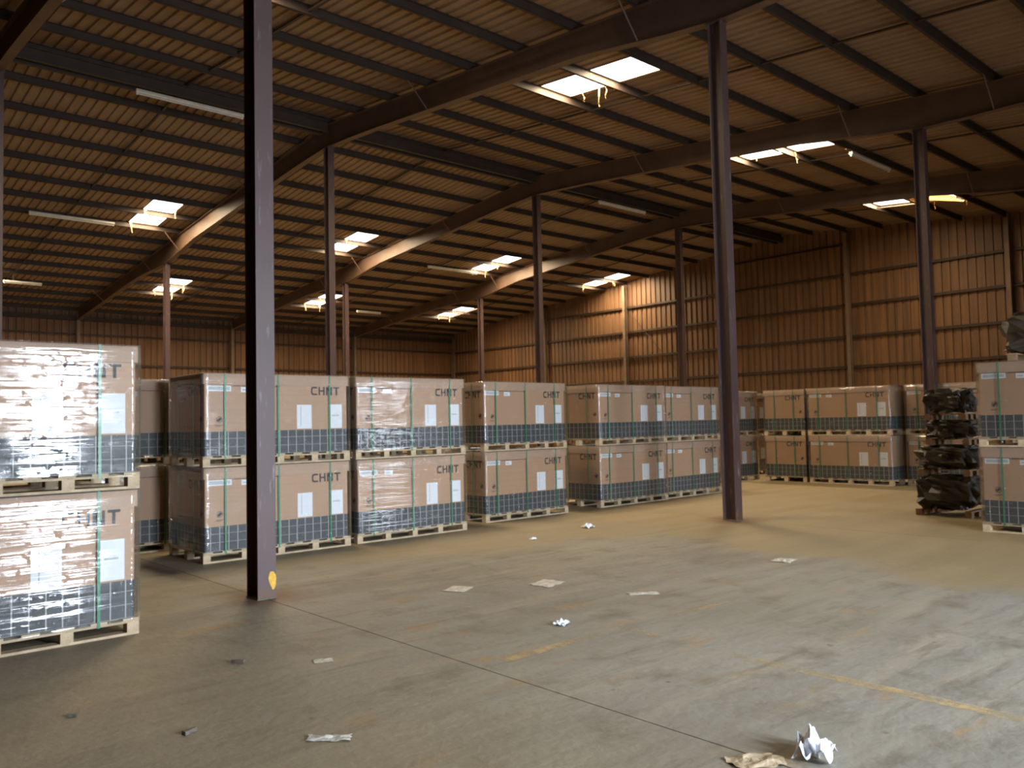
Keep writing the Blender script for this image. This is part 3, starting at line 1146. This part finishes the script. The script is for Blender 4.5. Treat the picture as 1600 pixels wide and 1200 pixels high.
bundle(14.15, 5.30, 0, .38, .46, .27, 'dark lumpy bundle at the floor, lowest of the pile left of the right edge cartons', 3.1)
bundle(14.15, 5.28, .64, .35, .43, .19, 'dark lumpy bundle second from the floor in the pile', 8.3)
bundle(14.20, 5.24, 1.12, .28, .34, .15, 'brownish lumpy bundle third from the floor in the pile', 12.7)
bundle(14.18, 5.26, 1.52, .27, .33, .20, 'dark lumpy bundle at the top of the pile', 17.9)
bundle(12.93, 3.35, 2.315, .42, .62, .29, 'dark lumpy bundle on a pale skid on top of the right edge cartons', 22.4)

# ------------------------------------------------------------------ litter
def crumple(name, label, x, y, sx, sy, hgt, mt, seed, rot=0.0, n=12, ragged=.25):
    mb = MB()
    for j in range(n + 1):
        for i in range(n + 1):
            a, b_ = i / n * 2 - 1, j / n * 2 - 1
            k = 1 + ragged * noise.noise(Vector((a * 2, b_ * 2, seed)))
            h = hgt * (0.5 + noise.noise(Vector((a * 2.3, b_ * 2.3, seed + 5)))) * (1 - 0.6 * max(abs(a), abs(b_)))
            mb.v.append((a * sx / 2 * k, b_ * sy / 2 * k + ragged * sy * .3 * noise.noise(Vector((a * 3, seed, b_))), max(0.001, h + .002)))
    for j in range(n):
        for i in range(n):
            q = j * (n + 1) + i
            mb.f.append((q, q + 1, q + n + 2, q + n + 1))
    o = link(name, mb.mesh(name, mt), None, (x, y, 0.0), rot)
    md = o.modifiers.new('thick', 'SOLIDIFY')
    md.thickness = 0.0015
    md.offset = 1
    return tag(o, label, 'litter', 'litter on the floor')


crumple('paper_scrap', 'flat pale paper sheet lying right of the nearest column', 5.05, 6.49, .26, .22, .01, 'litter', 1.0, .5, 6, .1)
crumple('paper_scrap', 'dusty smudged scrap on the floor in the middle distance', 5.83, 6.05, .30, .26, .012, 'litter', 2.2, .2)
crumple('paper_scrap', 'thin dusty shred right of the smudged scrap', 6.09, 5.03, .28, .12, .012, 'litter', 3.2, -.6)
crumple('plastic_scrap', 'small bright white crumpled film near the yellow line', 4.74, 4.76, .12, .10, .05, 'film', 4.4, .4)
crumple('plastic_bag', 'bluish white crumpled film with torn card at the bottom edge', 3.74, 2.07, .21, .17, .17, 'film', 5.9, .3, 16)
crumple('torn_card', 'torn pale card beside the bluish white film', 3.48, 2.22, .25, .15, .03, 'littercard', 6.6, -.6)
crumple('paper_scrap', 'torn pale paper strip near the bottom, left of centre', 2.19, 3.92, .22, .08, .02, 'litter', 7.1, -.75)
crumple('paper_scrap', 'small faint paper flake left of centre', 2.88, 5.23, .13, .09, .006, 'litter', 8.1, -.4)
crumple('plastic_scrap', 'small white film scrap out past the third stack', 9.30, 8.72, .16, .14, .10, 'film', 9.3, 0)
crumple('paper_scrap', 'pale scrap at the edge of the browner floor', 8.55, 5.02, .26, .22, .02, 'litter', 10.1, .2)
crumple('plastic_scrap', 'tiny white scrap left of the one past the third stack', 7.9, 8.45, .09, .07, .04, 'film', 12.1, .2)


def chip(label, x, y, L, wd, h, rot, seed):
    rr = random.Random(seed)
    mb = MB()
    A = [(-L / 2 + L * t, -wd / 2 * rr.uniform(.5, 1.1), .001) for t in (0, .3, .6, 1)]
    B = [(-L / 2 + L * t, wd / 2 * rr.uniform(.5, 1.1), .001) for t in (0, .3, .6, 1)]
    mb.strip(A, B, (0, 0, h))
    tag(link('wood_chip', mb.mesh('wood_chip', 'stick'), None, (x, y, 0), rot), label, 'litter', 'litter on the floor')


chip('small dark splinter in front of the nearest column', 2.44, 5.62, .09, .025, .02, -.9, 1)
chip('small grey chip on the floor at lower left', 1.70, 4.53, .08, .03, .02, .3, 2)
chip('small grey chip furthest left on the floor', 1.31, 5.27, .06, .03, .015, -.6, 3)
